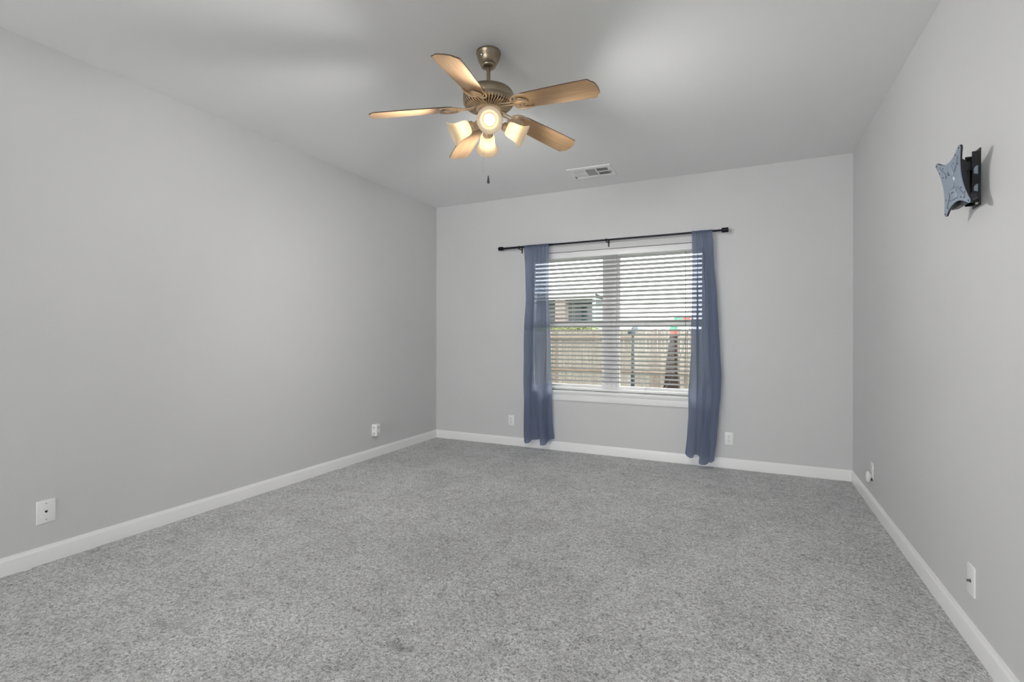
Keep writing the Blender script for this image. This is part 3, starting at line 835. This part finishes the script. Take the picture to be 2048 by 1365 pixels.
# ------------------------------------------------------------------ TV wall mount
tv = tag(empty('tv_wall_mount', (XR, 2.477, 1.81)), 'tilted blue-grey star-shaped TV mount plate on a black bracket, right wall', 'tv mount')
relt = lambda m, name, material, smooth=35: rel(m, name, material, smooth, tv)
# wall plate: black channel with holes
m = MB()
m.box(XR-0.004, XR, 2.442, 2.512, 1.700, 1.918, bev=0.001)
m.box(XR-0.026, XR-0.004, 2.442, 2.446, 1.712, 1.906); m.box(XR-0.026, XR-0.004, 2.508, 2.512, 1.712, 1.906)
wpo = relt(m, 'wall_bracket', M_BLACK)
for z in (1.716, 1.902):
    s = MB()
    MM = wall_frame((XR-0.004, 2.462, z), '-x')
    s.lathe([(0, 0), (0.010, 0), (0.009, 0.002), (0.006, 0.0065), (0, 0.007)], 6, MM)
    s.build('lag_bolt', M_STEEL, wpo)
M_EDGE = mat('worn_steel_edge', (0.30, 0.36, 0.42), 0.4, 0.4)
for z0, z1 in ((1.752, 1.782), (1.818, 1.852)):
    m = MB(); yb = 2.4414
    m._add([(XR-0.021, yb, z0+0.004), (XR-0.009, yb, z0), (XR-0.009, yb, z1), (XR-0.017, yb, z1-0.004), (XR-0.021, yb, z1-0.012),
            (XR-0.021, yb+0.0008, z0+0.004), (XR-0.009, yb+0.0008, z0), (XR-0.009, yb+0.0008, z1), (XR-0.017, yb+0.0008, z1-0.004), (XR-0.021, yb+0.0008, z1-0.012)],
           [(0, 1, 2, 3, 4), (5, 6, 7, 8, 9), (0, 1, 6, 5), (1, 2, 7, 6), (2, 3, 8, 7), (3, 4, 9, 8), (4, 0, 5, 9)])
    m.build('bracket_cutout', M_EDGE, wpo, 0)
m = MB()
m.box(XR-0.062, XR-0.020, 2.448, 2.506, 1.835, 1.872, bev=0.003); m.box(XR-0.062, XR-0.020, 2.448, 2.506, 1.745, 1.782, bev=0.003)
m.lathe([(0, 0), (0.012, 0), (0.012, 0.150), (0, 0.150)], 16, Matrix.Translation((XR-0.036, 2.477, 1.735)))
m.box(XR-0.060, XR-0.030, 2.452, 2.502, 1.782, 1.835)
relt(m, 'swivel_arm', M_BLACK)
# star plate
A = Vector((0.051, -0.998, 0.026)).normalized(); B = Vector((0.990, 0.054, 0.133)).normalized(); Cz = A.cross(B).normalized()
PM = Matrix(((A.x, Cz.x, -B.x, 0.711), (A.y, Cz.y, -B.y, 2.451), (A.z, Cz.z, -B.z, 1.798), (0, 0, 0, 1)))   # local x right, y up, z towards the room
def star(s, lobe, waist):
    out = []
    for q in range(4):
        a0 = PI/4 + q*PI/2
        c = Vector((s*math.sqrt(2)*math.cos(a0), s*math.sqrt(2)*math.sin(a0)))
        for k in range(7):      # rounded lobe tip
            a = a0 - 1.25 + 2.5*k/6
            out.append((c.x+lobe*math.cos(a), c.y+lobe*math.sin(a)))
        p0 = Vector(out[-1]); a1 = a0+PI/2
        c1 = Vector((s*math.sqrt(2)*math.cos(a1), s*math.sqrt(2)*math.sin(a1)))
        p1 = c1 + Vector((lobe*math.cos(a1-1.25), lobe*math.sin(a1-1.25)))
        mdir = Vector((math.cos(a0+PI/4), math.sin(a0+PI/4)))
        mid = mdir*waist
        ctrl = mid*2 - (p0+p1)/2
        for k in range(1, 10):
            t = k/10
            v = p0*(1-t)**2 + ctrl*2*t*(1-t) + p1*t*t
            out.append((v.x, v.y))
    return out
m = MB(); m.prism(star(0.100, 0.0095, 0.077), -0.003, 0.0, PM, bev=0.0006)
vp = relt(m, 'vesa_plate', M_TVPLATE)
m = MB(); m.prism(star(0.1002, 0.0100, 0.0775), -0.0085, -0.003, PM); relt(m, 'plate_flange', M_BLACK)
def part(m, name, material): return m.build(name, material, vp, 35)
m = MB()
m.lathe([(0, 0.004), (0.018, 0.004), (0.026, 0.0035), (0.030, 0.0)], 28, PM @ Matrix.Translation((0, 0.002, 0)))
m.box(-0.026, 0.026, 0.022, 0.062, -0.001, 0.003, PM, bev=0.0025); m.box(-0.026, 0.026, -0.066, -0.026, -0.001, 0.003, PM, bev=0.0025)
for q in range(4):
    a = PI/4+q*PI/2
    m.box(0.048, 0.112, -0.0075, 0.0075, -0.001, 0.003, PM @ Matrix.Rotation(a, 4, 'Z'), bev=0.0025)
part(m, 'pressed_ribs', M_TVPLATE)
def hole(x, y, r, z=0.0):
    h = MB(); h.lathe([(0, z-0.0005), (r, z-0.0005), (r, z+0.0006), (0, z+0.0006)], 12, PM @ Matrix.Translation((x, y, 0)))
    part(h, 'mounting_hole', M_BLACK)
for q in range(4):
    a = PI/4+q*PI/2
    c, s_ = math.cos(a), math.sin(a)
    hole(0.1415*c, 0.1415*s_, 0.0034)
    for rr, off in ((0.072, 0.016), (0.086, -0.016), (0.106, 0.0155)): hole(rr*c-off*s_, rr*s_+off*c, 0.0028)
for x in (-0.006, 0.006): hole(x, -0.040, 0.0026, 0.003)
m = MB(); m.box(-0.010, -0.0075, 0.030, 0.044, 0.0028, 0.0036, PM); m.box(-0.010, 0.010, 0.030, 0.0325, 0.0028, 0.0036, PM); 
m.box(-0.010, -0.002, 0.0415, 0.044, 0.0028, 0.0036, PM)
part(m, 'cable_slot', M_BLACK)
m = MB(); m.box(-0.085, 0.085, -0.092, -0.070, -0.040, -0.016, PM, bev=0.003)
m.box(-0.050, 0.050, -0.070, 0.070, -0.030, -0.012, PM, bev=0.003)
relt(m, 'tilt_head', mat('charcoal_metal', (0.035, 0.035, 0.045), 0.4, 0.5))

# ------------------------------------------------------------------ garden seen through the blind
def fence_mat():
    m, nt, b = new_mat('weathered_fence_boards'); L = nt.links.new
    tc = nt.nodes.new('ShaderNodeTexCoord')
    sx = nt.nodes.new('ShaderNodeSeparateXYZ'); L(tc.outputs['Object'], sx.inputs[0])
    d = nt.nodes.new('ShaderNodeMath'); d.operation = 'DIVIDE'; d.inputs[1].default_value = 0.092; L(sx.outputs['X'], d.inputs[0])
    fl = nt.nodes.new('ShaderNodeMath'); fl.operation = 'FLOOR'; L(d.outputs[0], fl.inputs[0])
    wn = nt.nodes.new('ShaderNodeTexWhiteNoise'); wn.noise_dimensions = '1D'; L(fl.outputs[0], wn.inputs['W'])
    mp = nt.nodes.new('ShaderNodeMapping'); mp.inputs['Scale'].default_value = (22, 22, 1.3); L(tc.outputs['Object'], mp.inputs[0])
    gn = nt.nodes.new('ShaderNodeTexNoise'); gn.inputs['Scale'].default_value = 2; gn.inputs['Detail'].default_value = 5; L(mp.outputs[0], gn.inputs['Vector'])
    r = nt.nodes.new('ShaderNodeValToRGB')
    r.color_ramp.elements[0].color = (0.13, 0.10, 0.08, 1); r.color_ramp.elements[1].color = (0.20, 0.192, 0.17, 1)
    e = r.color_ramp.elements.new(0.25); e.color = (0.165, 0.154, 0.134, 1)
    e = r.color_ramp.elements.new(0.7); e.color = (0.182, 0.17, 0.146, 1)
    L(wn.outputs['Value'], r.inputs['Fac'])
    r2 = nt.nodes.new('ShaderNodeValToRGB'); r2.color_ramp.elements[0].position = .35; r2.color_ramp.elements[1].position = .6
    r2.color_ramp.elements[0].color = (0.70, 0.64, 0.56, 1); r2.color_ramp.elements[1].color = (1, 1, 1, 1)
    L(gn.outputs['Fac'], r2.inputs['Fac'])
    x = nt.nodes.new('ShaderNodeMix'); x.data_type = 'RGBA'; x.blend_type = 'MULTIPLY'; x.inputs['Factor'].default_value = 1
    L(r.outputs['Color'], x.inputs[6]); L(r2.outputs['Color'], x.inputs[7]); L(x.outputs[2], b.inputs['Base Color'])
    b.inputs['Roughness'].default_value = 0.85
    return m
M_FENCE = fence_mat()
M_RAIL = wood_mat('rail_timber', (0.10, 0.075, 0.055), (0.16, 0.125, 0.095), (1.2, 20, 20), 0.8, 0.0)
GZ = -0.55
struct(MB().box(-30, 25, YB+T, 60, GZ-0.2, GZ-0.004).build('ground_outside', mat('lawn', (0.035, 0.05, 0.018), 0.9, bump=1.0, bscale=60, vary=0.4, vscale=8), smooth=0))
fence = tag(empty('garden_fence', (-3, 12.5, GZ)), 'weathered wooden picket fence behind the window, across the garden', 'fence')
m = MB()
x = -9.0
while x < 3.0:
    h = 1.388+random.uniform(-0.012, 0.012)
    yj = random.uniform(-0.004, 0.004)
    m.box(x+0.002, x+0.090, 12.545+yj, 12.562+yj, GZ+0.04, h)
    x += 0.092
rel(m, 'pickets', M_FENCE, 0, fence)
for z0, z1 in ((0.300, 0.395), (1.115, 1.205), (-0.40, -0.31)):
    rel(MB().box(-9, 3, 12.505, 12.543, z0, z1, bev=0.004), 'rail', M_RAIL, 0, fence)
for x in (-8.4, -6.5, 1.3):
    rel(MB().box(x-0.045, x+0.045, 12.415, 12.504, GZ, 1.30, bev=0.004), 'post', M_FENCE, 0, fence)

# leafy hedge behind the fence on the left
def leaf_mat():
    m, nt, b = new_mat('hedge_leaf'); L = nt.links.new
    oi = nt.nodes.new('ShaderNodeTexCoord')
    n = nt.nodes.new('ShaderNodeTexNoise'); n.inputs['Scale'].default_value = 9; n.inputs['Detail'].default_value = 3
    L(oi.outputs['Object'], n.inputs['Vector'])
    r = nt.nodes.new('ShaderNodeValToRGB'); r.color_ramp.elements[0].position = .35; r.color_ramp.elements[1].position = .62
    r.color_ramp.elements[0].color = (0.03, 0.055, 0.01, 1); r.color_ramp.elements[1].color = (0.17, 0.19, 0.035, 1)
    L(n.outputs['Fac'], r.inputs['Fac']); L(r.outputs['Color'], b.inputs['Base Color']); b.inputs['Roughness'].default_value = 0.6
    return m
hd = tag(empty('hedge', (-4.6, 13.3, GZ)), 'yellow-green leafy hedge showing over the fence in the left half of the window', 'hedge')
m = MB()
rng = random.Random(4)
for k in range(5200):
    u = rng.uniform(-7.0, -3.55); 
    top = 1.52+0.05*noise.noise((u*2.1, 0, 0))-0.16*max(0, (u+3.95)/0.4)
    z = top - abs(rng.gauss(0, 0.16)); y = 13.3+rng.uniform(-0.35, 0.35)
    MM = Matrix.Translation((u, y, z)) @ Matrix.Rotation(rng.uniform(0, 6.3), 4, 'Z') @ Matrix.Rotation(rng.uniform(-1.2, 1.2), 4, 'X')
    L_ = rng.uniform(0.03, 0.06)
    m._add([(0, 0, 0), (L_*0.5, L_*0.32, 0.006), (L_, 0, 0), (L_*0.5, -L_*0.32, 0.006)], [(0, 1, 2, 3)], MM)
rel(m, 'leaves', leaf_mat(), 0, hd)
m = MB()
for k in range(9):
    x0 = -6.8+k*0.38
    m.tube([(x0, 13.3, GZ), (x0+0.05, 13.28, 0.4), (x0-0.04, 13.3, 1.25)], [0.03, 0.022, 0.01], 8)
rel(m, 'stems', mat('hedge_bark', (0.12, 0.08, 0.05), 0.9), 40, hd)

# neighbouring house, far left
M_TEAL = mat('teal_grey_siding', (0.085, 0.11, 0.115), 0.7, bump=0.5, bscale=4)
hs = tag(empty('neighbor_house', (-9, 18, GZ)), 'teal-grey house with a white-trimmed porch, seen through the left pane', 'house')
relh = lambda m, name, material, smooth=0: rel(m, name, material, smooth, hs)
m = MB()
for k in range(26): m.box(-13, -5.66, 19.5+0.004*(k % 2), 19.6, GZ+k*0.13, GZ+(k+1)*0.13-0.006)
m.box(-13, -5.66, 19.6, 22, GZ, 2.9)
relh(m, 'wall', M_TEAL)
relh(MB().box(-13, -5.15, 17.9, 18.05, 2.62, 2.86, bev=0.01), 'fascia', mat('white_fascia', (0.5, 0.5, 0.5), 0.5))
relh(MB().box(-13, -5.20, 18.05, 19.5, 2.62, 2.68), 'porch_ceiling', mat('porch_grey', (0.07, 0.09, 0.095), 0.7))
m = MB(); m._add([(-13, 17.75, 2.86), (-5.15, 17.75, 2.86), (-5.6, 22.2, 2.86), (-13, 22.2, 2.86), (-13, 20, 3.5), (-6.6, 20, 3.5)],
       [(0, 1, 2, 3), (0, 1, 5, 4), (1, 2, 5), (2, 3, 4, 5), (0, 4, 3)])
relh(m, 'roof', mat('pale_metal_roof', (0.30, 0.34, 0.36), 0.6))
m = MB(); m.box(-6.72, -6.31, 17.95, 18.35, GZ, 2.62, bev=0.01); m.box(-6.78, -6.25, 17.9, 18.4, GZ, GZ+0.3)
relh(m, 'porch_column', mat('beige_brick', (0.20, 0.165, 0.14), 0.85, vary=0.2, vscale=9))
m = MB(); m.box(-6.12, -5.55, 19.42, 19.50, 0.9, 2.45)
wno = relh(m, 'house_window', mat('dark_window_glass', (0.02, 0.05, 0.055), 0.1))
for z0 in (0.82, 2.45): MB().box(-6.20, -5.50, 19.44, 19.49, z0, z0+0.08).build('window_trim', mat('house_trim', (0.30, 0.32, 0.32), 0.6), wno)
relh(MB().box(-5.24, -5.14, 17.95, 18.05, GZ, 2.62), 'downspout', mat('downspout_grey', (0.22, 0.28, 0.28), 0.5))

# dark garden lamp on a post
lp = tag(empty('garden_lamp', (-1.87, 9.0, GZ)), 'dark slate garden lamp on a slim black post, right half of the window', 'garden lamp')
rell = lambda m, name, material, smooth=40: rel(m, name, material, smooth, lp)
M_SLATE = mat('slate_metal', (0.010, 0.016, 0.020), 0.6, 0.0, spec=0.1)
rell(MB().lathe([(0, 0), (0.036, 0), (0.034, 1.1), (0.027, 1.12), (0.025, 1.86), (0, 1.86)], 16, Matrix.Translation((-1.87, 9.0, GZ-0.02))), 'post', M_SLATE)
m = MB(); m.box(-1.95, -1.83, 8.93, 9.05, 1.235, 1.315, bev=0.012)
rell(m, 'lamp_body', mat('slate_paint', (0.022, 0.034, 0.046), 0.6, spec=0.1))
m = MB(); m.box(-1.89, -1.77, 8.94, 9.04, 1.310, 1.375, bev=0.02)
rell(m, 'lamp_hood', mat('slate_blue_paint', (0.055, 0.072, 0.09), 0.6, spec=0.1))
rell(MB().tube([(-1.83, 9, 1.28), (-1.74, 9, 1.265), (-1.70, 9, 1.25)], 0.006, 8), 'lamp_arm', M_SLATE)

# brown tapered tower with a green and red top
tw = tag(empty('garden_tower', (-1.33, 10.0, GZ)), 'dark brown tapered garden tower with a green and red top, right half of the window', 'garden tower')
relw = lambda m, name, material, smooth=30: rel(m, name, material, smooth, tw)
M_TOWER = wood_mat('dark_brown_timber', (0.014, 0.009, 0.008), (0.030, 0.020, 0.018), (14, 14, 1.2), 0.9, 0.0)
M_TOWER.node_tree.nodes['Principled BSDF'].inputs['Specular IOR Level'].default_value = 0.1
def frustum(m, z0, x0, x1, z1, x2, x3, y=10.0, d0=0.12, d1=0.06):
    vs = [(x0, y-d0, z0), (x1, y-d0, z0), (x1, y+d0, z0), (x0, y+d0, z0), (x2, y-d1, z1), (x3, y-d1, z1), (x3, y+d1, z1), (x2, y+d1, z1)]
    m._add(vs, [(0, 3, 2, 1), (4, 5, 6, 7), (0, 1, 5, 4), (1, 2, 6, 5), (2, 3, 7, 6), (3, 0, 4, 7)]); return m
m = MB(); frustum(m, 0.62, -1.425, -1.210, 1.262, -1.351, -1.226, d0=0.10, d1=0.06); frustum(m, 0.20, -1.455, -1.185, 0.62, -1.425, -1.210, d0=0.13, d1=0.10)
relw(m, 'shaft', M_TOWER)
relw(frustum(MB(), GZ, -1.70, -1.52, 0.30, -1.450, -1.330, d0=0.12, d1=0.10), 'leg', M_TOWER)
relw(frustum(MB(), GZ, -1.26, -1.11, 0.30, -1.262, -1.190, d0=0.12, d1=0.10), 'leg', M_TOWER)
relw(frustum(MB(), 1.262, -1.345, -1.222, 1.345, -1.352, -1.215, d0=0.065, d1=0.07), 'red_band', mat('red_paint', (0.40, 0.06, 0.035), 0.5))
relw(frustum(MB(), 1.345, -1.360, -1.222, 1.44, -1.345, -1.22, d0=0.075, d1=0.07), 'green_cap', mat('green_paint', (0.035, 0.26, 0.14), 0.5))
m = MB(); frustum(m, 1.52, -1.26, -1.10, 1.575, -1.26, -1.10, y=10.0, d0=0.2, d1=0.2); relw(m, 'green_awning', bpy.data.materials['green_paint'])
m = MB(); frustum(m, 1.52, -1.10, -0.96, 1.575, -1.10, -0.96, y=10.0, d0=0.2, d1=0.2); relw(m, 'red_awning', bpy.data.materials['red_paint'])
relw(MB().tube([(-1.28, 10, 1.40), (-1.18, 10, 1.54)], 0.012, 8), 'awning_strut', M_TOWER)
# slack dark cable running down to the lawn
rp = MB(); rp.tube([(-0.90, 9.6, 1.55), (-1.02, 9.62, 1.20), (-1.17, 9.66, 0.68), (-1.34, 9.72, 0.30), (-1.62, 9.8, 0.02), (-2.0, 9.9, GZ+0.006)], 0.007, 8)
tag(rp.build('garden_cable', M_BLACK), 'thin dark cable slanting down past the brown tower to the lawn', 'cable')
